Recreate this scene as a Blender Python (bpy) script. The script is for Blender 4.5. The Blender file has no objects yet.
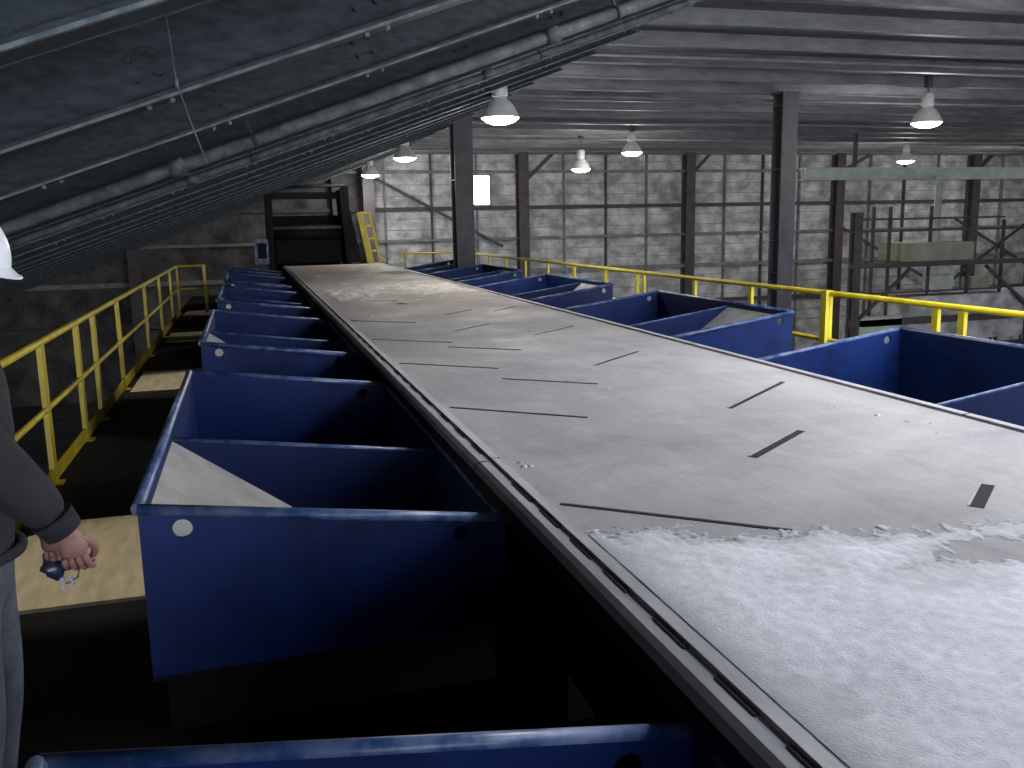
import bpy, bmesh, math, random
from mathutils import Vector, Matrix, noise
random.seed(7)
S=bpy.context.scene
S.view_settings.view_transform='Standard'
COL=S.collection

# ---------------------------------------------------------------- materials
def mat(name,c1,c2=None,scale=3.0,rough=.7,metal=0.0,bump=0.0,lo=.35,hi=.65,detail=6,stretch=(1,1,1),spec=.5,c3=None,bscale=None,bdist=.02,grime=None,zthin=None):
    m=bpy.data.materials.new(name); m.use_nodes=True
    nt=m.node_tree; N=nt.nodes; L=nt.links
    b=N['Principled BSDF']; b.inputs['Roughness'].default_value=rough
    b.inputs['Metallic'].default_value=metal
    b.inputs['Specular IOR Level'].default_value=spec
    b.inputs['Base Color'].default_value=(*c1,1)
    if c2 is not None or bump:
        g=N.new('ShaderNodeNewGeometry')
        def nz(sc,st,dt):
            mp=N.new('ShaderNodeMapping'); mp.inputs['Scale'].default_value=st
            L.new(g.outputs['Position'],mp.inputs['Vector'])
            n=N.new('ShaderNodeTexNoise'); n.inputs['Scale'].default_value=sc
            n.inputs['Detail'].default_value=dt; n.inputs['Roughness'].default_value=.62
            L.new(mp.outputs['Vector'],n.inputs['Vector']); return n.outputs['Fac']
        if c2 is not None:
            r=N.new('ShaderNodeValToRGB')
            r.color_ramp.elements[0].position=lo; r.color_ramp.elements[0].color=(*c1,1)
            r.color_ramp.elements[1].position=hi; r.color_ramp.elements[1].color=(*c2,1)
            if c3 is not None:
                e=r.color_ramp.elements.new(min(.99,hi+.12)); e.color=(*c3,1)
            L.new(nz(scale,stretch,detail),r.inputs['Fac']); out=r.outputs['Color']
            if grime:
                r2=N.new('ShaderNodeValToRGB'); e=r2.color_ramp.elements
                e[0].position=grime[3];e[0].color=(*grime[2],1);e[1].position=grime[4];e[1].color=(1,1,1,1)
                L.new(nz(grime[0],grime[1],8),r2.inputs[0])
                x=N.new('ShaderNodeMix'); x.data_type='RGBA'; x.blend_type='MULTIPLY'; x.inputs[0].default_value=1
                L.new(out,x.inputs[6]); L.new(r2.outputs[0],x.inputs[7]); out=x.outputs[2]
            if zthin:
                sp=N.new('ShaderNodeSeparateXYZ'); L.new(g.outputs['Position'],sp.inputs[0])
                mr=N.new('ShaderNodeMapRange'); mr.inputs[1].default_value=zthin[0]; mr.inputs[2].default_value=zthin[1]
                L.new(sp.outputs['Z'],mr.inputs[0])
                x=N.new('ShaderNodeMix'); x.data_type='RGBA'; L.new(mr.outputs[0],x.inputs[0])
                x.inputs[6].default_value=(*zthin[2],1); L.new(out,x.inputs[7]); out=x.outputs[2]
            L.new(out,b.inputs['Base Color'])
        if bump:
            n2=N.new('ShaderNodeTexNoise'); n2.inputs['Scale'].default_value=bscale or scale*6
            n2.inputs['Detail'].default_value=4
            L.new(g.outputs['Position'],n2.inputs['Vector'])
            bp=N.new('ShaderNodeBump'); bp.inputs['Strength'].default_value=bump; bp.inputs['Distance'].default_value=bdist
            L.new(n2.outputs['Fac'],bp.inputs['Height']); L.new(bp.outputs['Normal'],b.inputs['Normal'])
    return m
def emis(name,c,s):
    m=bpy.data.materials.new(name); m.use_nodes=True
    b=m.node_tree.nodes['Principled BSDF']
    b.inputs['Base Color'].default_value=(*c,1)
    b.inputs['Emission Color'].default_value=(*c,1); b.inputs['Emission Strength'].default_value=s
    return m

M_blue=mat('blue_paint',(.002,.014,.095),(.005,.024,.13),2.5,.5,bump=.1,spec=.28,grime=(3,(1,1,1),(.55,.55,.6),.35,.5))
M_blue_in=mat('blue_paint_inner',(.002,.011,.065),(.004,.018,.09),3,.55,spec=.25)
M_rim=mat('blue_rim_worn',(.012,.045,.16),(.15,.20,.33),9,.35,lo=.4,hi=.66)
M_dust=mat('dusty_hopper',(.32,.31,.29),(.44,.43,.40),5,.9,bump=.2)
M_black=mat('black_gap',(.004,.004,.005),rough=.9)
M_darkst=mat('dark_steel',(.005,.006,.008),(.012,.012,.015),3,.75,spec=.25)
M_rail=mat('rim_steel',(.30,.30,.33),(.45,.45,.48),4,.5,bump=.05,stretch=(3,.6,3))
M_skirt=mat('skirt_steel',(.22,.22,.25),(.34,.34,.37),4,.5,stretch=(3,.6,3))
M_yel=mat('yellow_paint',(.72,.56,.02),(.86,.72,.05),5,.45)
M_yeldull=mat('yellow_paint_dull',(.42,.31,.015),(.60,.47,.03),5,.5)
M_raft=mat('rafter_paint',(.010,.015,.018),(.036,.046,.051),9,.65,lo=.35,hi=.7,stretch=(1,3,3),detail=9,spec=.3)
M_raftd=mat('rafter_dusty',(.06,.078,.084),(.17,.19,.195),11,.7,lo=.4,hi=.7)
M_pipe=mat('dusty_pipe',(.035,.042,.044),(.10,.11,.112),9,.75,lo=.4,hi=.7,spec=.3)
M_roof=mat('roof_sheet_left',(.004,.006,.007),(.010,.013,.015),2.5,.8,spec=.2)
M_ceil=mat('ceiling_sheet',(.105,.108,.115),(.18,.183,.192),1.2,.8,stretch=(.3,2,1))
M_purl=mat('ceiling_purlin',(.11,.113,.122),(.20,.203,.215),4,.6,stretch=(.5,2,2))
M_col=mat('column_paint',(.05,.044,.052),(.085,.075,.086),3,.6)
M_wcol=mat('wall_column',(.06,.048,.05),(.10,.086,.086),3,.7)
M_stud=mat('wall_stud',(.15,.14,.14),(.29,.28,.275),3,.7)
M_seam=mat('wall_seam',(.22,.22,.22),(.36,.36,.36),3,.8)
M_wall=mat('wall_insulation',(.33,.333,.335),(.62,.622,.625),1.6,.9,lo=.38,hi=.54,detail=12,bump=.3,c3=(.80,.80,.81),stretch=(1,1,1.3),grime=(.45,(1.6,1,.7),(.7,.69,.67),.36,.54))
M_wallL=mat('wall_painted_shade',(.035,.033,.031),(.13,.125,.118),1.3,.9,lo=.36,hi=.62,detail=10)  # dimness of the far wall's left part painted in as darker colour
M_wallD=mat('wall_dark',(.02,.018,.017),(.05,.044,.04),.8,.9)
M_floor=mat('floor_concrete',(.04,.04,.04),(.10,.10,.098),.5,.9)
M_ply=mat('plywood_dusty',(.50,.42,.27),(.70,.61,.43),4,.85,stretch=(3,.7,1),bump=.15)
M_grn=mat('pale_green_paint',(.40,.46,.40),(.55,.60,.54),3,.6)
M_pan=mat('olive_panel',(.26,.27,.19),(.36,.37,.28),2,.7)
M_alu=mat('lamp_aluminium',(.62,.62,.60),(.75,.75,.72),8,.35,metal=.1)
M_bulb=emis('lamp_lens',(1,.97,.92),25)
M_win=emis('window_daylight',(.92,.96,1),12)
M_white=mat('helmet_white',(.76,.80,.82),(.85,.88,.9),6,.3)
M_jack=mat('jacket_cloth',(.010,.010,.012),(.020,.020,.023),9,.9,bump=.4,bscale=14)
M_jean=mat('jeans_denim',(.05,.06,.08),(.09,.105,.13),12,.9,bump=.3,bscale=30)
M_skin=mat('skin',(.22,.11,.09),(.30,.15,.12),14,.55)
M_hair=mat('hair',(.015,.01,.008),rough=.7)
M_boot=mat('boot_leather',(.03,.02,.015),(.05,.035,.025),10,.6)
M_bluepl=mat('blue_plastic',(.01,.02,.08),rough=.35)
M_chrome=mat('keys_metal',(.10,.11,.14),rough=.35,metal=.8)
M_rubber=mat('eye_dark',(.02,.015,.012),rough=.3)

def table_mat():
    m=bpy.data.materials.new('vibrating_deck_steel'); m.use_nodes=True
    nt=m.node_tree;N=nt.nodes;L=nt.links;b=N['Principled BSDF']
    g=N.new('ShaderNodeNewGeometry'); sx=N.new('ShaderNodeSeparateXYZ'); L.new(g.outputs['Position'],sx.inputs[0])
    def noi(sc,st=(1,1,1),d=7,r=.6,dist=0):
        mp=N.new('ShaderNodeMapping'); mp.inputs['Scale'].default_value=st
        L.new(g.outputs['Position'],mp.inputs['Vector'])
        n=N.new('ShaderNodeTexNoise'); n.inputs['Scale'].default_value=sc; n.inputs['Detail'].default_value=d
        n.inputs['Roughness'].default_value=r; n.inputs['Distortion'].default_value=dist
        L.new(mp.outputs[0],n.inputs['Vector']); return n.outputs['Fac']
    def ramp(f,a,b_,ca,cb):
        r=N.new('ShaderNodeValToRGB'); e=r.color_ramp.elements
        e[0].position=a;e[0].color=(*ca,1);e[1].position=b_;e[1].color=(*cb,1); L.new(f,r.inputs[0]); return r.outputs[0]
    def mix(f,a,b_,bt='MIX'):
        x=N.new('ShaderNodeMix'); x.data_type='RGBA'; x.blend_type=bt
        if isinstance(f,float): x.inputs[0].default_value=f
        else: L.new(f,x.inputs[0])
        L.new(a,x.inputs[6]); L.new(b_,x.inputs[7]); return x.outputs[2]
    near=ramp(noi(1.1,(1,.8,1),8,.6,.6),.35,.62,(.345,.338,.35),(.44,.433,.44))
    far=ramp(noi(1.6,(1,.5,1)),.3,.65,(.36,.305,.275),(.52,.46,.42))
    mr=N.new('ShaderNodeMapRange'); mr.inputs[1].default_value=6.0; mr.inputs[2].default_value=13
    ad=N.new('ShaderNodeMath'); ad.operation='MULTIPLY_ADD'; L.new(noi(.9),ad.inputs[0]); ad.inputs[1].default_value=5; L.new(sx.outputs['Y'],ad.inputs[2])
    sb=N.new('ShaderNodeMath'); sb.operation='SUBTRACT'; L.new(ad.outputs[0],sb.inputs[0]); sb.inputs[1].default_value=2.5
    L.new(sb.outputs[0],mr.inputs[0])
    c=mix(mr.outputs[0],near,far)
    st=ramp(noi(2.3,(1,.9,1),9,.65,1.2),.40,.47,(.82,.81,.81),(1,1,1))
    c=mix(.55,c,st,'MULTIPLY')
    sc=ramp(noi(3.0,(2.2,.35,1),9,.7,.5),.50,.66,(1,1,1),(1.18,1.16,1.14))
    c=mix(.7,c,sc,'MULTIPLY')
    pl=ramp(noi(1.0,(.25,2.2,1),3,.5,0),.44,.5,(.9,.9,.91),(1,1,1))
    c=mix(.6,c,pl,'MULTIPLY')
    fine=ramp(noi(55,(1,1,1),3),.3,.7,(.92,.92,.92),(1.05,1.05,1.05))
    c=mix(1.0,c,fine,'MULTIPLY')
    L.new(c,b.inputs['Base Color'])
    rr=ramp(noi(1.5),.35,.65,(.55,)*3,(.8,)*3); L.new(rr,b.inputs['Roughness'])
    b.inputs['Specular IOR Level'].default_value=.4
    return m
M_tab=table_mat()
M_salt=mat('white_salt',(.74,.75,.80),(.90,.91,.95),40,.9,bump=.35,bscale=140,lo=.3,hi=.6,bdist=.006,zthin=(-.9995,-.9905,(.44,.44,.46)))
M_sand=mat('sandy_salt',(.50,.45,.41),(.74,.70,.66),6,.95,bump=.9,bscale=40)

# ---------------------------------------------------------------- mesh builder
class B:
    def __init__(s): s.v=[];s.f=[];s.m=[];s.mats=[]; s.sm=[]
    def mi(s,m):
        if m not in s.mats: s.mats.append(m)
        return s.mats.index(m)
    def hexa(s,p,m):
        o=len(s.v); s.v+= [tuple(q) for q in p]; k=s.mi(m)
        for f in ((0,3,2,1),(4,5,6,7),(0,1,5,4),(1,2,6,5),(2,3,7,6),(3,0,4,7)):
            s.f.append([o+i for i in f]); s.m.append(k); s.sm.append(False)
    def box(s,x0,x1,y0,y1,z0,z1,m):
        s.hexa([(x0,y0,z0),(x1,y0,z0),(x1,y1,z0),(x0,y1,z0),(x0,y0,z1),(x1,y0,z1),(x1,y1,z1),(x0,y1,z1)],m)
    def beam(s,p,q,w,h,m,up=(0,0,1)):
        p=Vector(p);q=Vector(q);d=(q-p).normalized();u=Vector(up)
        if abs(d.dot(u))>.99:u=Vector((0,1,0))
        r=d.cross(u).normalized();u=r.cross(d).normalized()
        a=r*w/2;c=u*h/2
        s.hexa([p-a-c,p+a-c,q+a-c,q-a-c,p-a+c,p+a+c,q+a+c,q-a+c],m)
    def ibeam(s,p,q,w,h,m,up=(0,0,1),t=.025):
        p=Vector(p);q=Vector(q);d=(q-p).normalized();u=Vector(up)
        if abs(d.dot(u))>.99:u=Vector((0,1,0))
        r=d.cross(u).normalized();u=r.cross(d).normalized()
        s.beam(p,q,t,h,m,up); o=u*(h/2)
        s.beam(p+o,q+o,w,t,m,up); s.beam(p-o,q-o,w,t,m,up)
    def tube(s,pts,r,m,seg=10,cap=True):
        pts=[Vector(p) for p in pts]; k=s.mi(m); o=len(s.v); n=len(pts)
        rs=r if isinstance(r,(list,tuple)) else [r]*n
        for i,p in enumerate(pts):
            d=(pts[min(i+1,n-1)]-pts[max(i-1,0)]).normalized()
            u=Vector((0,0,1)) if abs(d.z)<.9 else Vector((0,1,0))
            a=d.cross(u).normalized();c=a.cross(d)
            for j in range(seg):
                t=2*math.pi*j/seg
                s.v.append(tuple(p+(a*math.cos(t)+c*math.sin(t))*rs[i]))
        for i in range(n-1):
            for j in range(seg):
                s.f.append([o+i*seg+j,o+i*seg+(j+1)%seg,o+(i+1)*seg+(j+1)%seg,o+(i+1)*seg+j]);s.m.append(k);s.sm.append(True)
        if cap:
            s.f.append([o+j for j in range(seg)][::-1]);s.m.append(k);s.sm.append(False)
            s.f.append([o+(n-1)*seg+j for j in range(seg)]);s.m.append(k);s.sm.append(False)
    def lathe(s,c,prof,m,seg=24):
        k=s.mi(m);o=len(s.v);c=Vector(c)
        for r,z in prof:
            for j in range(seg):
                t=2*math.pi*j/seg; s.v.append((c.x+r*math.cos(t),c.y+r*math.sin(t),c.z+z))
        for i in range(len(prof)-1):
            for j in range(seg):
                s.f.append([o+i*seg+j,o+i*seg+(j+1)%seg,o+(i+1)*seg+(j+1)%seg,o+(i+1)*seg+j]);s.m.append(k);s.sm.append(True)
    def quad(s,p,m):
        o=len(s.v); s.v+=[tuple(q) for q in p]; s.f.append(list(range(o,o+len(p)))); s.m.append(s.mi(m)); s.sm.append(False)
    def grid(s,x0,x1,nx,y0,y1,ny,fn,m):
        k=s.mi(m);o=len(s.v)
        for j in range(ny+1):
            for i in range(nx+1):
                x=x0+(x1-x0)*i/nx;y=y0+(y1-y0)*j/ny; s.v.append((x,y,fn(x,y)))
        for j in range(ny):
            for i in range(nx):
                a=o+j*(nx+1)+i; s.f.append([a,a+1,a+nx+2,a+nx+1]);s.m.append(k);s.sm.append(True)
    def mesh(s,name):
        me=bpy.data.meshes.new(name); me.from_pydata(s.v,[],s.f)
        for m in s.mats: me.materials.append(m)
        me.polygons.foreach_set('material_index',s.m); me.polygons.foreach_set('use_smooth',s.sm); me.update(); return me
    def obj(s,name,parent=None,loc=None):
        o=bpy.data.objects.new(name,s.mesh(name)); COL.objects.link(o)
        if parent:o.parent=parent
        if loc:o.location=loc
        return o

DECK=-1.8; FL=-6.0
RX=5.04; RZ=2.8; T=.352; FY=34.5
roofz=lambda x: RZ-T*(RX-x)

# ---------------------------------------------------------------- shell
b=B(); b.box(-9,42,-10,FY,FL-.2,FL,M_floor); b.obj('floor')
b=B()
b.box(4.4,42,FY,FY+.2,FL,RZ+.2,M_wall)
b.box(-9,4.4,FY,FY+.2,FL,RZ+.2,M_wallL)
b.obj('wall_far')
b=B()
bay=6.2*1.15; x0=10.45
for k in range(-3,5):
    x=x0+bay*k
    if x<-9: continue
    top=RZ if x>RX else roofz(x)
    b.ibeam((x,FY-.28,FL),(x,FY-.28,top-.02),.40,.40,M_wcol,up=(0,1,0),t=.05)
    if x>0:
        for s in (1,2,3):
            xx=x+bay*s/4
            if xx>41: continue
            m=M_stud if s!=2 else M_wcol
            tp=(RZ if xx>RX else roofz(xx))
            if 8.3<xx<9.3:
                b.box(xx-.035,xx+.035,FY-.14,FY,FL,.66,m); b.box(xx-.035,xx+.035,FY-.14,FY,1.86,tp,m)
            else: b.box(xx-.035,xx+.035,FY-.14,FY,FL,tp,m)
for z,h,m in ((.58,.07,M_wcol),(-.6,.05,M_stud),(-1.9,.08,M_stud),(-3.4,.08,M_wcol),(1.95,.05,M_stud)):
    xl=max(-8.9,RX-(RZ-z)/T+.3)
    b.box(xl,41.9,FY-.2,FY-.06,z-h,z+h,m)
z=-4.4
while z<2.6:
    if not(.66<z<1.86): b.box(4.5,41.9,FY-.03,FY,z-.012,z+.012,M_seam)
    else:
        b.box(4.5,8.3,FY-.03,FY,z-.012,z+.012,M_seam); b.box(9.25,41.9,FY-.03,FY,z-.012,z+.012,M_seam)
    z+=.42
for (xa,za,xb,zb) in ((4.2,2.0,9.6,-.9),(4.4,-1.2,9.8,-3.4),(24.8,-.4,30.6,-3.4),(30.9,-.2,37.5,-3.6),(30.9,-3.0,38,1.4),(24.6,1.8,26.5,2.7),(10.6,1.6,11.8,2.7),(17.6,1.7,18.6,2.7),(31.8,1.7,32.9,2.7)):
    b.beam((xa,FY-.33,za),(xb,FY-.33,zb),.1,.10,M_wcol)
b.obj('trim_far_wall_framing')
b=B(); b.box(-9.2,-9,-10,FY,FL,roofz(-9)+.2,M_wallD); b.obj('wall_left')
b=B(); b.box(42,42.2,-10,FY,FL,RZ+.2,M_wall); b.obj('wall_right')
b=B(); b.box(15,42,-10.2,-10,FL,RZ,M_wall); b.obj('wall_back')

b=B()
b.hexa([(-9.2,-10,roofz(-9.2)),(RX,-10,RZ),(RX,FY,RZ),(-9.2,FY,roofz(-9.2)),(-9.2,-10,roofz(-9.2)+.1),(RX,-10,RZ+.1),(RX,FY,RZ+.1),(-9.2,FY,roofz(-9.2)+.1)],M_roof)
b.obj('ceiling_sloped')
SKX0,SKX1,SKY0,SKY1=5.2,10.5,-3.0,6.5  # unseen roof opening, added to bring daylight onto the near table
b=B()
b.box(RX,42.2,-10,SKY0,RZ,RZ+.1,M_ceil); b.box(RX,42.2,SKY1,FY+.2,RZ,RZ+.1,M_ceil)
b.box(RX,SKX0,SKY0,SKY1,RZ,RZ+.1,M_ceil); b.box(SKX1,42.2,SKY0,SKY1,RZ,RZ+.1,M_ceil)
b.obj('ceiling')

b=B()
nrm=Vector((T,0,-1)).normalized()
def rp(x,y,off):
    return Vector((x,y,roofz(x)))+nrm*off
y=-9.4
while y<FY-.3:
    xl=-8.9
    b.ibeam(rp(xl,y,.19),rp(RX,y,.19),.18,.36,M_raft,t=.02)
    b.beam(rp(xl,y-.085,.382),rp(RX,y-.085,.382),.02,.012,M_raftd)
    b.tube([rp(xl,y+.40,.20),rp(RX,y+.40,.20)],.036,M_pipe,8)
    b.beam(rp(xl,y+.80,.08),rp(RX,y+.80,.08),.09,.16,M_raft)
    b.beam(rp(xl,y+.78,.165),rp(RX,y+.78,.165),.03,.012,M_raftd)
    b.beam(rp(xl,y+1.12,.04),rp(RX,y+1.12,.04),.03,.07,M_raft)
    if 1<y<12:
        b.tube([rp(xl,y+.15,.32),rp(RX,y+.15,.32)],.02,M_pipe,8)
        b.beam(rp(xl,y-.03,.06),rp(RX,y-.03,.06),.03,.05,M_raftd)
        x=-3.2+random.random()*.4
        while x<4.6:
            for dx in (0,.09):
                p=rp(x+dx,y-.05,.385); b.tube([p,p+nrm*.02],.012,M_raftd,6)
                p=rp(x+dx,y-.012,.2); b.tube([p,p+Vector((0,-.03,0))],.012,M_raft,6)
                p=rp(x+dx,y-.012,.28); b.tube([p,p+Vector((0,-.03,0))],.012,M_raft,6)
            x+=.62+random.random()*.5
        for x in (-2.1+random.random(),.6+random.random(),3+random.random()):
            p=rp(x,y+.15,.32); b.tube([p-Vector((.03,0,.01)),p+Vector((.03,0,.01))],.038,M_pipe,10)
            p=rp(x+.3,y+.40,.2); b.tube([p-Vector((.04,0,.014)),p+Vector((.04,0,.014))],.055,M_pipe,10)
    y+=1.5
b.obj('trim_roof_rafters')
for (y,off,r) in ((6.42,.46,.042),(8.2,.45,.03)):
    b=B(); b.tube([rp(-8.8,y,off),rp(RX-.2,y,off)],r,M_pipe,12)
    dx=Vector((1,0,T)).normalized()
    x=-8.35
    while x<4.6:
        p=rp(x,y,off); b.tube([p-dx*.05,p+dx*.05],r*1.4,M_pipe,12)
        p=rp(x+.5,y,off); b.tube([p-dx*.012,p+dx*.012],r*1.2,M_raft,10); b.beam(p,rp(x+.5,y,.02),.02,.02,M_raft,up=(0,1,0))
        x+=2.6
    b.obj('service_pipe')

b=B()
y=-9.4;i=0
while y<FY-.3:
    if not (SKY0-.1<y<SKY1+.1):
        b.box(RX+.1,41.9,y-.035,y+.035,RZ-.2,RZ,M_purl)
        b.box(RX+.1,41.9,y-.07,y+.07,RZ-.22,RZ-.2,M_purl)
        b.beam((RX+.1,y+.75,RZ-.03),(41.9,y+.75,RZ-.03),.05,.06,M_purl)
        if i%3==0: b.tube([(RX+.1,y+.3,RZ-.3),(41.9,y+.3,RZ-.34)],.03,M_purl,8)
    y+=1.5;i+=1
b.ibeam((RX+.05,-9.9,RZ-.14),(RX+.05,FY-.1,RZ-.14),.2,.26,M_col)
b.obj('trim_ceiling_purlins')
b=B()
for (x,y) in ((11.2,11.6),(9.5,13.2)):
    b.box(x,x+1.4,y,y+.3,RZ-.06,RZ+.0,M_black)
b.obj('roof_vent_slot')

def column(x,y,z0=FL,w=.44):
    b=B()
    b.ibeam((x,y,z0),(x,y,RZ-.23),w,w,M_col,up=(0,1,0),t=.03)
    b.box(x-w*.7,x+w*.7,y-w*.6,y+w*.6,z0,z0+.04,M_col)
    b.box(x-w*.6,x+w*.6,y-w*.6,y+w*.6,RZ-.26,RZ-.22,M_col)
    for z in (-1.2,-.5,1,2.3):
        b.box(x-w/2,x+w/2,y-w/2,y+w/2,z,z+.02,M_col)
    b.obj('steel_column')
column(4.98,21.15,DECK); column(11.12,17.3,w=.36)
column(4.3,33.0,w=.4)

# ---------------------------------------------------------------- platform
b=B()
b.box(-1.52,6.0,-3,26,DECK-.12,DECK,M_darkst)
for y in range(-3,27,4):
    b.beam((-1.5,y,DECK-.25),(6,y,DECK-.25),.15,.25,M_darkst)
    for x in (-1.35,2.2,5.8):
        b.box(x-.1,x+.1,y-.1,y+.1,FL,DECK-.12,M_darkst)
b.obj('platform_deck')
for (ya,yb) in ((4.55,5.95),(10.7,12.2),(15.4,16.7),(20,21.3)):
    b=B(); b.box(-1.36,-.46,ya,yb,DECK,DECK+.02,M_ply); b.obj('plywood_sheet')

# ---------------------------------------------------------------- handrails
def handrail(x,ys,y0,y1,m,pw=.035,r=.024):
    b=B()
    b.tube([(x,y0,-.77),(x,y1,-.77)],r,m,10)
    b.tube([(x,y0,-1.25),(x,y1,-1.25)],r*.85,m,8)
    b.box(x-.006,x+.006,y0,y1,DECK+.01,DECK+.12,m)
    for y in ys:
        b.box(x-.018,x+.018,y-pw,y+pw,DECK,-.78,m)
        b.box(x-.06,x+.06,y-.06,y+.06,DECK,DECK+.012,m)
    return b
b=handrail(-1.45,[-1,2.4,4.7,7,8.4,9.3,11.0,13.9,16.2,18.5,20.4],-2.8,20.4,M_yeldull,.05,.026)
b.tube([(-1.45,20.4,-.77),(-.9,20.4,-.77)],.024,M_yeldull); b.tube([(-1.45,20.4,-1.25),(-.9,20.4,-1.25)],.02,M_yeldull)
b.box(-.93,-.87,20.37,20.43,DECK,-.75,M_yeldull)
b.obj('handrail_left')
b=handrail(5.66,[1.9,3.4,4.9,6.1,6.4,7.9,9.4,10.8,12.4,12.65,13.9,15.4,16.9,18.4,19.9,21.4,22.9,24.4],-2.8,24.4,M_yel,r=.028)
b.box(5.6,5.68,7.87,7.96,DECK,-.74,M_yel)
b.tube([(5.66,24.4,-.77),(4.1,24.4,-.77)],.024,M_yel); b.tube([(5.66,24.4,-1.2),(4.1,24.4,-1.2)],.02,M_yel)
b.box(4.07,4.13,24.37,24.43,DECK,-.75,M_yel)
b.obj('handrail_right')

# ---------------------------------------------------------------- vibrating table
TL,TR,TZ,TY0,TY1=.98,3.38,-1.0,-2.2,24.3
b=B()
b.box(TL-.02,TR+.02,TY0,TY1,TZ-.05,TZ,M_tab)
def rim(xi,sg):
    y=TY0
    while y<TY1:
        y2=min(y+2.9,TY1)
        prof=[(0,0),(-.002,.014),(-.04,.016),(-.044,.006),(-.090,.003),(-.108,-.008),(-.120,-.030),(-.124,-.085),(-.10,-.09)]
        for a in range(len(prof)-1):
            (p0,z0),(p1,z1)=prof[a],prof[a+1]
            m=M_rail if a<5 else (M_skirt if a==5 else M_darkst)
            q=[(xi+sg*p0,y,TZ+z0),(xi+sg*p0,y2-.012,TZ+z0),(xi+sg*p1,y2-.012,TZ+z1),(xi+sg*p1,y,TZ+z1)]
            if sg<0:q=q[::-1]
            b.quad(q,m)
        yy=y+.12
        while yy<y2-.3:
            ln=.16+random.random()*.1
            xa,xb=sorted((xi-sg*.045,xi-sg*.057))
            b.box(xa,xb,yy,yy+ln,TZ+.0,TZ+.0085,M_black)
            yy+=ln+.1+random.random()*.2
        y=y2
rim(TL,1); rim(TR,-1)
for x in (TL+.08,TR-.08):
    b.ibeam((x,TY0,-1.32),(x,TY1,-1.32),.14,.5,M_darkst)
    y=TY0+.5
    while y<TY1:
        b.box(x-.05,x+.05,y-.05,y+.05,DECK,-1.5,M_darkst); y+=2.3
def slot(x0,y0,x1,y1,w=.022):
    p=Vector((x0,y0,TZ+.0005));q=Vector((x1,y1,TZ+.0005))
    b.beam(p,q,w,.003,M_black)
    d=(q-p).normalized();n=Vector((-d.y,d.x,0))
    if n.y<0:n=-n
    b.beam(p+n*(w/2+.004),q+n*(w/2+.004),.008,.010,M_rail)
for y,w in ((1.15,.017),(2.94,.016),(4.78,.014),(6.5,.014),(8.0,.013),(9.7,.013)): slot(1.02,y,1.63,y-.52,w)
for y in (5.57,7.22): slot(1.54,y,2.04,y-.42,.013)
slot(2.0,3.27,2.47,3.62,.036); slot(2.42,4.2,3.12,4.78,.024); slot(2.36,2.42,2.6,2.62,.045)
slot(2.3,5.85,2.85,6.35,.024); slot(2.45,7.7,3.0,8.2,.022); slot(1.85,8.3,2.3,8.75,.022); slot(2.1,9.9,2.5,10.3,.02);slot(2.7,10,3.1,10.5,.02)
b.obj('vibrating_conveyor_table')

def hs(x,y):
    N=noise.noise
    e=2.66-.34*(x-1.0)+.16*N(Vector((x*2.4,y*1.2,3)))+.07*N(Vector((x*8,y*6,1)))
    left=(x-1.0)*2.2+.03+.03*N(Vector((0,y*3,2)))
    d=e-y
    hole=(math.hypot((x-2.2)*.8,(y-2.08)*3.0)-.22)*.6+.10*N(Vector((x*5,y*5,5)))
    d=min(d,hole)
    rough=.055*N(Vector((x*21,y*18,1)))+.07*N(Vector((x*52,y*48,4)))
    d+=rough*math.exp(-max(d,0)*4)*1.4
    d=min(d,left)
    if d<=0: return TZ-.006
    return TZ+.001+.016*(1-math.exp(-d*3))+ (.006*N(Vector((x*4,y*4,0)))+.002*N(Vector((x*22,y*22,0))))*min(1,d*4)
b=B(); b.grid(1.0,3.34,250,-1.0,2.95,430,hs,M_salt); b.obj('salt_pile')
def hf(x,y):
    n=noise.noise(Vector((x*1.1,y*.8,11)))+.5*noise.noise(Vector((x*4,y*3.5,2)))+.3*noise.noise(Vector((x*11,y*9,2)))
    band=math.exp(-((y-14.3)/1.6)**2)*.42+math.exp(-((y-19)/2.5)**2)*.15-.32
    edge=min(x-1.15,3.25-x)*2
    return TZ+max(-.01,min(.06,(n*.5+band+min(0,edge))*.11))
b=B(); b.grid(1.0,3.36,90,11.5,22,260,hf,M_sand); b.obj('caked_salt_deposit')
b=B()
for k in range(24):
    if k<4: x,y=1.02+random.random()*.06,3.45+random.random()*.25
    elif k<14: x,y=2.95+random.random()*.35,3.3+random.random()*1.0
    else: x,y=1.1+random.random()*2.1,2.6+random.random()*9
    r=.004+random.random()*.008
    b.lathe((x,y,TZ),[(r*1.5,0),(r*1.1,r*.5),(.001,r*.8)],M_sand,7)
b.obj('salt_crumbs')

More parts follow.
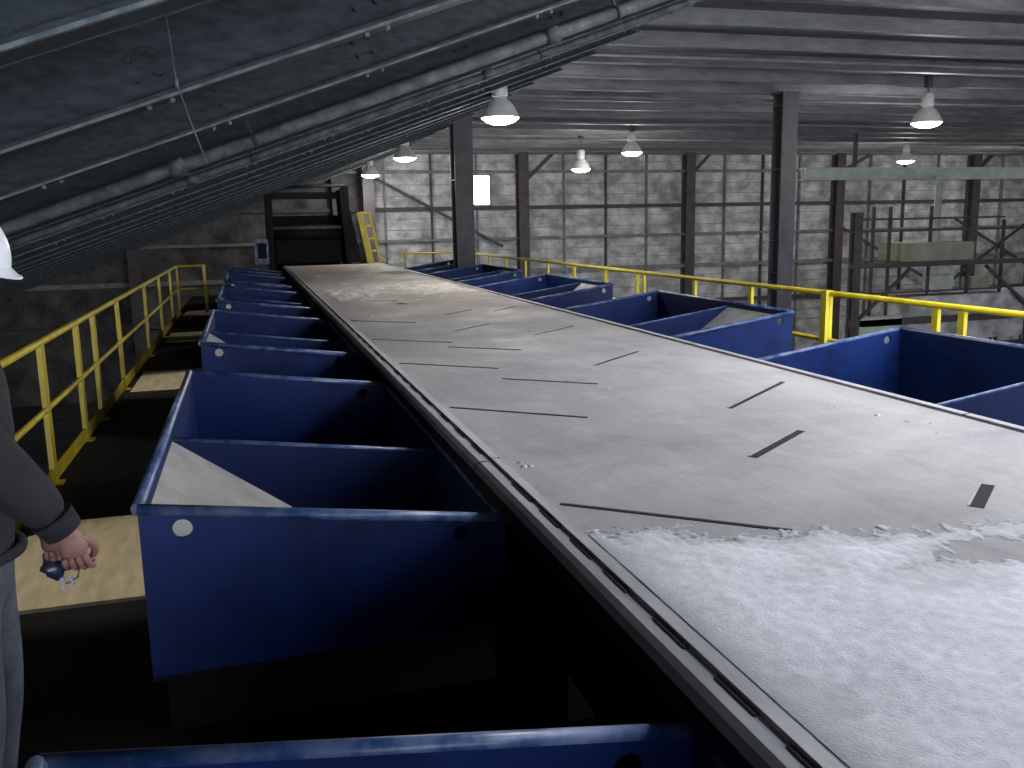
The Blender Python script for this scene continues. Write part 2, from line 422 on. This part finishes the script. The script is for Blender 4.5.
# ---------------------------------------------------------------- bins
def booled(me,cutters):
    o=bpy.data.objects.new('tmp',me); COL.objects.link(o); cs=[]
    for c in cutters:
        bb=B(); bb.tube(c[0],c[1],M_black,20); co=bb.obj('cut'); cs.append(co)
        bm=bmesh.new();bm.from_mesh(co.data);bmesh.ops.recalc_face_normals(bm,faces=bm.faces);bm.to_mesh(co.data);bm.free()
        md=o.modifiers.new('b','BOOLEAN'); md.operation='DIFFERENCE'; md.solver='EXACT'; md.object=co
    bpy.context.view_layer.update()
    dg=bpy.context.evaluated_depsgraph_get()
    r=bpy.data.meshes.new_from_object(o.evaluated_get(dg))
    bpy.data.objects.remove(o)
    for c in cs: bpy.data.objects.remove(c)
    return r
def make_bin(name,xi,xo,zi,zo,L=3.1,div=1.25):
    bot=-1.56; t=.02; sg=1 if xo>xi else -1
    zt=lambda x: zi+(zo-zi)*(x-xi)/(xo-xi)
    def plate_y(bb,y,m,drop=0.0):
        a,c=(xi,xo) if xi<xo else (xo,xi)
        bb.hexa([(a,y,bot),(c,y,bot),(c,y+t,bot),(a,y+t,bot),(a,y,zt(a)-drop),(c,y,zt(c)-drop),(c,y+t,zt(c)-drop),(a,y+t,zt(a)-drop)],m)
    w1=B(); plate_y(w1,0,M_blue); plate_y(w1,L-t,M_blue)
    ends=w1.mesh('ends')
    bm=bmesh.new();bm.from_mesh(ends);bmesh.ops.recalc_face_normals(bm,faces=bm.faces);bm.to_mesh(ends);bm.free()
    cut=[]
    for x in (xo-sg*.14,xi+sg*.17):
        for y in (0,L):
            cut.append(([(x,y-.06,zt(x)-.066),(x,y+.06,zt(x)-.066)],.034))
    ends=booled(ends,cut)
    bb=B()
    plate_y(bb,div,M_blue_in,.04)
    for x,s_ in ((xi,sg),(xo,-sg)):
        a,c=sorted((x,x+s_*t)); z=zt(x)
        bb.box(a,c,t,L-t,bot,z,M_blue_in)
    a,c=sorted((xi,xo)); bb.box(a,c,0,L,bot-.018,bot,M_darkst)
    bb.box(a+.04,c-.04,.05,L-.05,DECK,bot-.018,M_darkst)  # dark base added so the bin's lower part fades out like shade
    x1=xo-sg*t; z1=zo-.05; x2=xi+sg*.35; z2=max(z1-.72*abs(x2-x1),bot+.01)
    x2=x1-sg*(z1-z2)/.72 if abs((z1-z2)/.72)<abs(x2-x1) else x2
    ya,yb=t,div
    bb.hexa([(x1,ya,z1-.02),(x2,ya,z2-.02),(x2,yb,z2-.02),(x1,yb,z1-.02),(x1,ya,z1),(x2,ya,z2),(x2,yb,z2),(x1,yb,z1)],M_dust)
    r=.021
    c1=(xi,0,zi);c2=(xo,0,zo);c3=(xo,L,zo);c4=(xi,L,zi)
    for p,q in ((c1,c2),(c2,c3),(c3,c4),(c4,c1)):
        bb.tube([p,q],r,M_rim,12)
    bb.tube([(xi,div+t/2,zt(xi)-.04),(xo,div+t/2,zt(xo)-.04)],.012,M_rim,8)
    for k in range(3):
        x=xi+(xo-xi)*(.12+.06*k); bb.tube([(x,div-.012,zt(x)-.13-.05*k),(x,div,zt(x)-.13-.05*k)],.010,M_blue,6)
    me=bb.mesh(name)
    bm=bmesh.new(); bm.from_mesh(me)
    for m in ends.materials:
        if m.name not in [x.name for x in me.materials]: me.materials.append(m)
    names=[x.name for x in me.materials]; remap={i:names.index(m.name) for i,m in enumerate(ends.materials)}
    for p in ends.polygons: p.material_index=remap.get(p.material_index,0)
    bm.from_mesh(ends); bm.to_mesh(me); bm.free()
    return me
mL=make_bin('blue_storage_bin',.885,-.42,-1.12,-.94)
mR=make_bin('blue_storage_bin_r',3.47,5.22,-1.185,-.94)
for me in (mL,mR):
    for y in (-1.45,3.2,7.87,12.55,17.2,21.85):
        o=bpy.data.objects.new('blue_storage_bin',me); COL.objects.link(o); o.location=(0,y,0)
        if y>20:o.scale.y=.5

# ---------------------------------------------------------------- feeder machine at the far end
b=B()
y0=24.4
for x in (.62,2.62):
    b.hexa([(x-.06,y0,DECK),(x+.06,y0,DECK),(x+.06,y0+1.6,DECK),(x-.06,y0+1.6,DECK),(x-.06,y0+.5,1.0),(x+.06,y0+.5,1.0),(x+.06,y0+1.3,1.0),(x-.06,y0+1.3,1.0)],M_darkst)
    b.box(x-.1,x+.1,y0+.4,y0+.55,-1.0,1.05,M_darkst)
b.hexa([(2.55,y0,-.95),(2.95,y0,-.95),(2.95,y0+1.5,-.95),(2.55,y0+1.5,-.95),(2.45,y0+.2,.95),(2.6,y0+.2,.95),(2.6,y0+1.2,.95),(2.45,y0+1.2,.95)],M_darkst)
b.box(.6,2.6,y0+.45,y0+.6,.72,.9,M_darkst)
b.tube([(.6,y0+.5,1.02),(2.6,y0+.5,1.08)],.05,M_raft)
b.box(.7,2.5,y0+1.3,y0+1.4,-1.5,.3,M_black)
b.tube([(.7,y0+.6,-.15),(2.5,y0+.6,-.15)],.2,M_darkst,20)
b.tube([(.7,y0+.4,-.02),(2.5,y0+.4,-.02)],.05,M_raftd,12)
b.hexa([(.75,y0+.32,-.95),(2.45,y0+.32,-.95),(2.45,y0+.4,-.95),(.75,y0+.4,-.95),(.75,y0+.5,-.35),(2.45,y0+.5,-.35),(2.45,y0+.6,-.35),(.75,y0+.6,-.35)],M_black)
b.box(.2,.55,y0+.2,y0+.8,-.95,-.3,M_rim)
b.box(.28,.5,y0+.15,y0+.2,-.8,-.4,M_darkst)
b.obj('feeder_machine')
b=B()
yl=y0+.1
b.beam((3.22,yl,-1.2),(2.95,yl,.36),.13,.17,M_yel,up=(1,0,0))
b.beam((3.5,yl,-1.2),(3.2,yl,.36),.06,.07,M_yel,up=(1,0,0))
for t in (0,.25,.5,.75,1):
    p=Vector((3.2,yl,-1.0)).lerp(Vector((2.98,yl,.33)),t); b.beam(p,p+Vector((.26,0,0)),.05,.05,M_yel)
for x in (3.22,3.5): b.box(x-.03,x+.03,yl-.03,yl+.03,DECK,-1.15,M_yel)
b.obj('yellow_safety_ladder')

# ---------------------------------------------------------------- structures to the right
b=B()
b.ibeam((17.1,25.5,1.33),(40,25.5,1.33),.4,.34,M_grn,t=.05)
b.beam((17.1,25.5,1.33),(40,25.5,1.33),.2,.3,M_grn)
for x in (19.0,26.5,34): b.box(x-.05,x+.05,25.45,25.55,1.5,RZ,M_col)
b.obj('runway_beam')
b=B()
b.ibeam((17.3,23,FL),(17.3,23,.1),.25,.25,M_wcol,up=(0,1,0)); b.ibeam((24,23,FL),(24,23,.1),.25,.25,M_wcol,up=(0,1,0))
b.box(17.2,25,22.85,23.1,-1.55,-1.4,M_wcol); b.box(19.2,21.6,23.0,24.4,-1.4,-.85,M_pan)
b.box(17.2,26,22.9,23.05,-3.3,-3.1,M_wcol); b.box(17.5,19,22.9,23.05,-4.5,-3.0,M_grn)
b.box(19.5,26.5,23.2,24.8,-3.9,-2.5,M_wall)
b.box(17.2,25,22.95,23.05,-.5,-.42,M_wcol)
b.beam((17.4,22.9,-3.1),(19.2,22.9,-1.6),.08,.1,M_wcol,up=(0,1,0)); b.beam((24,22.9,-3.1),(22,22.9,-1.6),.08,.1,M_wcol,up=(0,1,0))
for x in (18.3,18.9,20.4,21.9,23.2):
    b.box(x-.04,x+.04,23.5,23.58,-6,.25 if x<21 else -.2,M_wcol)
for z in (-.15,-2.4): b.box(18.3,23.2,23.5,24.1,z,z+.06,M_wcol)
b.box(20.6,21.4,23.55,24,-2.34,-1.9,M_grn); b.box(22.1,22.8,23.55,24,-2.34,-2.0,M_pan)
b.obj('mezzanine_structure')
b=B(); b.tube([(21.9,25,FL),(21.9,25,1.15)],.12,M_grn,12); b.lathe((21.9,25,1.15),[(.12,0),(.15,.02),(.15,.08),(.001,.1)],M_grn,12); b.obj('vertical_pipe')
b=B(); b.box(8.4,9.15,FY-.20,FY-.03,.70,1.80,M_win)
for a in ((8.33,8.41,.66,1.86),(9.14,9.22,.66,1.86),(8.33,9.22,.64,.71),(8.33,9.22,1.79,1.86)):
    b.box(a[0],a[1],FY-.23,FY-.02,a[2],a[3],M_stud)
b.obj('window_1')

# ---------------------------------------------------------------- lamps
def highbay(x,y,zb,e=90,dia=.60):
    top=min(RZ,roofz(x)) if x<RX else RZ
    b=B(); R=dia/2
    b.lathe((x,y,zb),[(R,0),(R+.012,.005),(R,.02),(R*.93,.08),(R*.78,.17),(R*.55,.26),(R*.36,.31),(R*.33,.33)],M_alu,28)
    b.lathe((x,y,zb),[(R*.33,.33),(R*.42,.34),(R*.42,.40),(R*.40,.56),(R*.2,.60),(.001,.60)],M_alu,20)
    b.lathe((x,y,zb),[(R*.985,-.003),(R*.8,-.05),(R*.5,-.085),(.001,-.10)],M_bulb,28)
    b.tube([(x,y,zb+.6),(x,y,top-.02)],.014,M_col,8)
    b.box(x-.06,x+.06,y-.06,y+.06,top-.25 if x>RX-.2 else top-.05,top-.01 if x>=RX else top-.03,M_col)
    o=b.obj('high_bay_lamp')
    l=bpy.data.lights.new('lamp_bulb','POINT'); l.energy=e; l.color=(1,.975,.93); l.shadow_soft_size=.16
    lo=bpy.data.objects.new('lamp_bulb',l); COL.objects.link(lo); lo.parent=o; lo.location=(x,y,zb-.30)
for a in ((4.02,14.3,1.64),(4.22,24.5,1.75),(4.15,31,1.66),(10.2,27.1,1.6),(11.0,25,1.94),(13.6,16,1.85),(23,28,1.9),
          (4.3,4.4,1.75),(12,6.5,1.85),(30,20,1.85),(30,29,1.85)):  # first two here are out of view, added to brighten the near area
    highbay(*a,e=185)
# made-up fill spots hidden between the rafters, added to brighten the plywood
for (x,y,e) in ((-.85,4.85,75),(-.85,10.85,60)):
    z=roofz(x)
    b=B(); b.lathe((x,y,z-.20),[(.001,.16),(.07,.16),(.08,.10),(.10,.0),(.09,.0),(.06,.06)],M_col,20)
    b.lathe((x,y,z-.16),[(.06,0),(.04,-.015),(.001,-.02)],M_bulb,16)
    o=b.obj('aisle_fill_light')
    l=bpy.data.lights.new('aisle_fill_spot','SPOT'); l.energy=e; l.color=(1,.93,.82); l.shadow_soft_size=.06; l.spot_size=math.radians(46); l.spot_blend=.5
    lo=bpy.data.objects.new('aisle_fill_spot',l); COL.objects.link(lo); lo.parent=o; lo.location=(x,y+.02,z-.22); lo.rotation_euler=(math.radians(6),0,0)

b=B(); b.tube([(-.25,4.0,.90),(-.235,4.0,.74),(-.225,4.0,.58),(-.18,4.0,.42),(-.13,4.0,.26)],.0025,M_raftd,6)
b.tube([(-.226,4.0,.60),(-.224,4.0,.56)],.008,M_raftd,6); b.obj('hanging_cord')

# ---------------------------------------------------------------- worker
def skin(name,pts,edges,rad,sub=2,root=0):
    me=bpy.data.meshes.new(name); me.from_pydata(pts,edges,[])
    o=bpy.data.objects.new(name,me); COL.objects.link(o)
    md=o.modifiers.new('s','SKIN'); md.use_smooth_shade=True
    for i,r in enumerate(rad):
        v=me.skin_vertices[0].data[i]; v.radius=(r,r) if not isinstance(r,tuple) else r
        v.use_root=(i==root)
    s=o.modifiers.new('u','SUBSURF'); s.levels=sub; s.render_levels=sub
    bpy.context.view_layer.update(); dg=bpy.context.evaluated_depsgraph_get()
    r=bpy.data.meshes.new_from_object(o.evaluated_get(dg)); bpy.data.objects.remove(o)
    r.name=name
    for p in r.polygons:p.use_smooth=True
    return r
W=bpy.data.objects.new('worker',None); COL.objects.link(W)
cx,cy=-.80,2.72
lx=cx-.03
P=[(lx+.01,cy,-.90),(cx-.01,cy,-.74),(cx+.0,cy,-.55),(cx+.0,cy,-.42),(cx+.005,cy,-.30),(cx+.01,cy,-.22),
   (cx+.01,cy-.13,-.355),(cx+.03,cy-.215,-.40),(cx+.10,cy-.265,-.50),(cx+.175,cy-.275,-.59),(cx+.23,cy-.255,-.67),(cx+.28,cy-.235,-.745),
   (cx,cy+.13,-.355),(cx-.01,cy+.215,-.41),(cx+.0,cy+.265,-.56),(cx+.03,cy+.28,-.67),(cx+.09,cy+.26,-.78),(cx+.14,cy+.24,-.88),
   (lx,cy-.10,-.98),(lx+.02,cy-.11,-1.18),(lx+.03,cy-.11,-1.34),(lx,cy-.11,-1.52),(lx-.02,cy-.11,-1.70),(lx+.0,cy-.11,-1.755),(lx+.15,cy-.12,-1.765),
   (lx,cy+.10,-.98),(lx+.02,cy+.11,-1.18),(lx+.03,cy+.11,-1.34),(lx,cy+.11,-1.52),(lx-.02,cy+.11,-1.70),(lx+.0,cy+.11,-1.755),(lx+.15,cy+.12,-1.765)]
E=[(0,1),(1,2),(2,3),(3,4),(4,5),(3,6),(6,7),(7,8),(8,9),(9,10),(10,11),(3,12),(12,13),(13,14),(14,15),(15,16),(16,17),
   (0,18),(18,19),(19,20),(20,21),(21,22),(22,23),(23,24),(0,25),(25,26),(26,27),(27,28),(28,29),(29,30),(30,31)]
Rr=[.15,.15,.165,.14,.07,.055, .10,.095,.085,.08,.07,.052, .095,.085,.07,.064,.058,.045, .115,.095,.075,.07,.06,.05,.04, .115,.095,.075,.07,.06,.05,.04]
me=skin('body',P,E,Rr)
for m in (M_jack,M_jean,M_skin,M_boot): me.materials.append(m)
for p in me.polygons:
    c=p.center
    if c.z>-.27 and abs(c.y-cy)<.09: k=2
    elif c.z<-1.70: k=3
    elif c.z<-.87 and abs(c.y-cy)<.3 and not (c.x>cx+.16): k=1
    else: k=0
    p.material_index=k
o=bpy.data.objects.new('body',me); COL.objects.link(o); o.parent=W
b=B()
def ring(c,ax,ay,z,r,m):
    pts=[(c[0]+ax*math.cos(t),c[1]+ay*math.sin(t),z) for t in [2*math.pi*k/28 for k in range(29)]]
    b.tube(pts,r,m,8,cap=False)
ring((lx+.01,cy),.15,.17,-.875,.016,M_jack)
ring((cx+.008,cy),.068,.072,-.255,.018,M_jack); ring((cx+.006,cy),.074,.078,-.275,.018,M_jack)
for (p,q) in (((cx+.268,cy-.24,-.725),(cx+.292,cy-.230,-.77)),((cx+.13,cy+.243,-.855),(cx+.148,cy+.237,-.90))):
    b.tube([p,q],[.056,.049],M_jack,16)
b.obj('jacket_trim',W)
HZ=-.098; HX=cx+.025
def head():
    bm=bmesh.new(); bmesh.ops.create_uvsphere(bm,u_segments=40,v_segments=28,radius=1)
    for v in bm.verts:
        x,y,z=v.co
        jaw=1-.22*max(0,-z)
        X=x*.098*(1.0 if z>0 else 1-.08*(-z)); Y=y*.076*jaw; Z=z*.118
        if x>0:
            nose=math.exp(-((y)/.16)**2-((z+.12)/.22)**2)*.026*(1 if z<.1 else .6)
            sock=-.010*math.exp(-((abs(y)-.42)/.2)**2-((z-.06)/.14)**2)
            lip=.007*math.exp(-(y/.35)**2-((z+.5)/.09)**2)
            chin=.012*math.exp(-(y/.4)**2-((z+.85)/.2)**2)
            brow=.007*math.exp(-(y/.6)**2-((z-.24)/.1)**2)
            X+=nose+sock+lip+chin+brow
        v.co=(X,Y,Z)
    me=bpy.data.meshes.new('head'); bm.to_mesh(me); bm.free()
    me.materials.append(M_skin); me.materials.append(M_hair)
    for p in me.polygons:
        p.use_smooth=True
        c=p.center
        if (c.x<.0 and c.z>-.06) or c.z>.06: p.material_index=1
    o=bpy.data.objects.new('head',me); COL.objects.link(o); o.parent=W; o.location=(HX,cy,HZ)
    o.scale=(.9,.95,1)
    return o
head()
b=B(); hx,hy,hz=HX,cy,HZ
for s in (-1,1):
    b.lathe((hx+.074,hy+s*.031,hz+.006),[(.001,.011),(.008,.008),(.011,0),(.008,-.008),(.001,-.011)],M_white,12)
    b.lathe((hx+.083,hy+s*.031,hz+.006),[(.001,.005),(.004,.003),(.005,0),(.004,-.003),(.001,-.005)],M_rubber,10)
    b.tube([(hx-.005,hy+s*.072,hz+.03),(hx-.02,hy+s*.081,hz+.035),(hx-.032,hy+s*.084,hz+.015),(hx-.025,hy+s*.081,hz-.012),(hx-.01,hy+s*.074,hz-.03)],[.008,.010,.010,.009,.007],M_skin,8)
b.tube([(hx+.084,hy-.025,hz-.06),(hx+.091,hy,hz-.058),(hx+.084,hy+.025,hz-.06)],.005,M_skin,8)
b.obj('face_features',W)
def helmet():
    bm=bmesh.new(); bmesh.ops.create_uvsphere(bm,u_segments=48,v_segments=32,radius=1)
    bmesh.ops.delete(bm,geom=[v for v in bm.verts if v.co.z<-.02],context='VERTS')
    for v in bm.verts:
        x,y,z=v.co
        ridge=.008*math.exp(-(y/.12)**2)+.004*math.exp(-((abs(y)-.35)/.08)**2)
        v.co=(x*(.150),y*(.126),z*(.155)+ridge*z)
    me=bpy.data.meshes.new('helmet'); bm.to_mesh(me); bm.free(); me.materials.append(M_white)
    for p in me.polygons:p.use_smooth=True
    o=bpy.data.objects.new('helmet_shell',me); COL.objects.link(o); o.parent=W
    o.location=(hx+.015,hy,hz+.035); o.rotation_euler=(0,math.radians(12),0)
    b=B(); n=48; k=[]
    for j in range(n):
        t=2*math.pi*j/n; f=max(0,math.cos(t))
        k.append(((.146*math.cos(t),.122*math.sin(t),.004),((.158+.020*f**2)*math.cos(t),(.134)*math.sin(t),-.006-.016*f)))
    for j in range(n):
        a,c=k[j],k[(j+1)%n]
        b.quad([a[0],a[1],c[1],c[0]],M_white)
    b.tube([q[1] for q in k]+[k[0][1]],.004,M_white,6,cap=False)
    o2=b.obj('helmet_brim',W); o2.location=o.location; o2.rotation_euler=o.rotation_euler
helmet()
def hand(wr,mir=1,name='hand'):
    wr=Vector(wr)
    d=Vector((.18,.02*mir,-1)).normalized(); f=Vector((1,0,.18)).normalized(); n=Vector((0,1*mir,0))
    def g(a,bb,c): return tuple(wr+d*a+f*bb+n*c)
    pts=[g(-.03,0,0),g(.0,0,0),g(.035,.004,0),g(.07,.004,.002)]; ed=[(0,1),(1,2),(2,3)]
    me=skin(name+'_palm',pts,ed,[.028,.027,.032,.030],2,1)
    for v in me.vertices:
        q=v.co-wr; c=q.dot(n); a=q.dot(d)
        if a>0: v.co-= n*c*.38; v.co+= f*(q.dot(f))*.28
    me.materials.append(M_skin); o=bpy.data.objects.new(name+'_palm',me); COL.objects.link(o); o.parent=W
    for i,(off,l,sp) in enumerate(((.030,.074,.05),(.010,.082,.0),(-.011,.076,-.04),(-.030,.060,-.09))):
        ch=[];a=.062;c=0.0;ang=.25+.08*i;seg=[.02,l*.45,l*.32,l*.25]
        bb=off*.85; ch.append(g(a,bb,c))
        for sgm,da in zip(seg,(.0,.65,.75,.55)):
            ang+=da; a+=math.cos(ang-.25)*sgm; c+=math.sin(ang-.25)*sgm; bb+=sp*sgm; ch.append(g(a,bb,c))
        m2=skin(name+'_finger',ch,[(j,j+1) for j in range(4)],[.0095,.0098,.009,.0082,.0068],2,0)
        m2.materials.append(M_skin); o=bpy.data.objects.new(name+'_finger_%d'%(i+1),m2); COL.objects.link(o); o.parent=W
    ch=[g(.015,.022,.004),g(.035,.042,.012),g(.058,.05,.024),g(.078,.042,.036),g(.09,.03,.042)]
    m2=skin(name+'_thumb',ch,[(j,j+1) for j in range(4)],[.013,.0125,.0108,.0098,.008],2,0)
    m2.materials.append(M_skin); o=bpy.data.objects.new(name+'_thumb',m2); COL.objects.link(o); o.parent=W
    return g
g=hand((cx+.298,cy-.23,-.78),1,'near_hand')
hand((cx+.152,cy+.236,-.91),-1,'far_hand')
b=B()
b.tube([g(.085,-.06,.022),g(.09,.03,.022)],[.016,.014],M_bluepl,12)
b.tube([g(.07,-.085,.02),g(.10,-.05,.02)],[.016,.022],M_chrome,12)
b.tube([g(.09,-.07,.02),g(.115,-.05,.015)],[.018,.012],M_bluepl,12)
b.tube([g(.10,-.04,.02),g(.125,-.05,.015),g(.135,-.04,.01),g(.125,-.01,.01),g(.10,.0,.02)],.0025,M_chrome,6)
for k in range(2):
    b.beam(g(.115,-.045+.018*k,.01),g(.145,-.05+.026*k,.005),.007,.003,M_chrome,up=(0,1,0))
b.obj('held_keys',W)

# ---------------------------------------------------------------- world + camera
w=bpy.data.worlds.new('sky'); S.world=w; w.use_nodes=True
bg=w.node_tree.nodes['Background']; bg.inputs[0].default_value=(.81,.865,1,1); bg.inputs[1].default_value=6.6

def camrot(f,vp,m):
    d=lambda x,y: Vector(((x-512)/f,-(y-384)/f,-1)).normalized()
    Y=d(*vp); d2=d(vp[0]+1000,vp[1]+1000*m)
    Z=d2.cross(Y).normalized()
    if Z.y<0: Z=-Z
    return Matrix((Y.cross(Z),Y,Z))
c=bpy.data.cameras.new('camera'); co=bpy.data.objects.new('camera',c); COL.objects.link(co)
c.sensor_width=36; c.lens=900/1024*36; c.clip_start=.02
co.matrix_world=camrot(900,(245,228),-.02).to_4x4()
S.camera=co
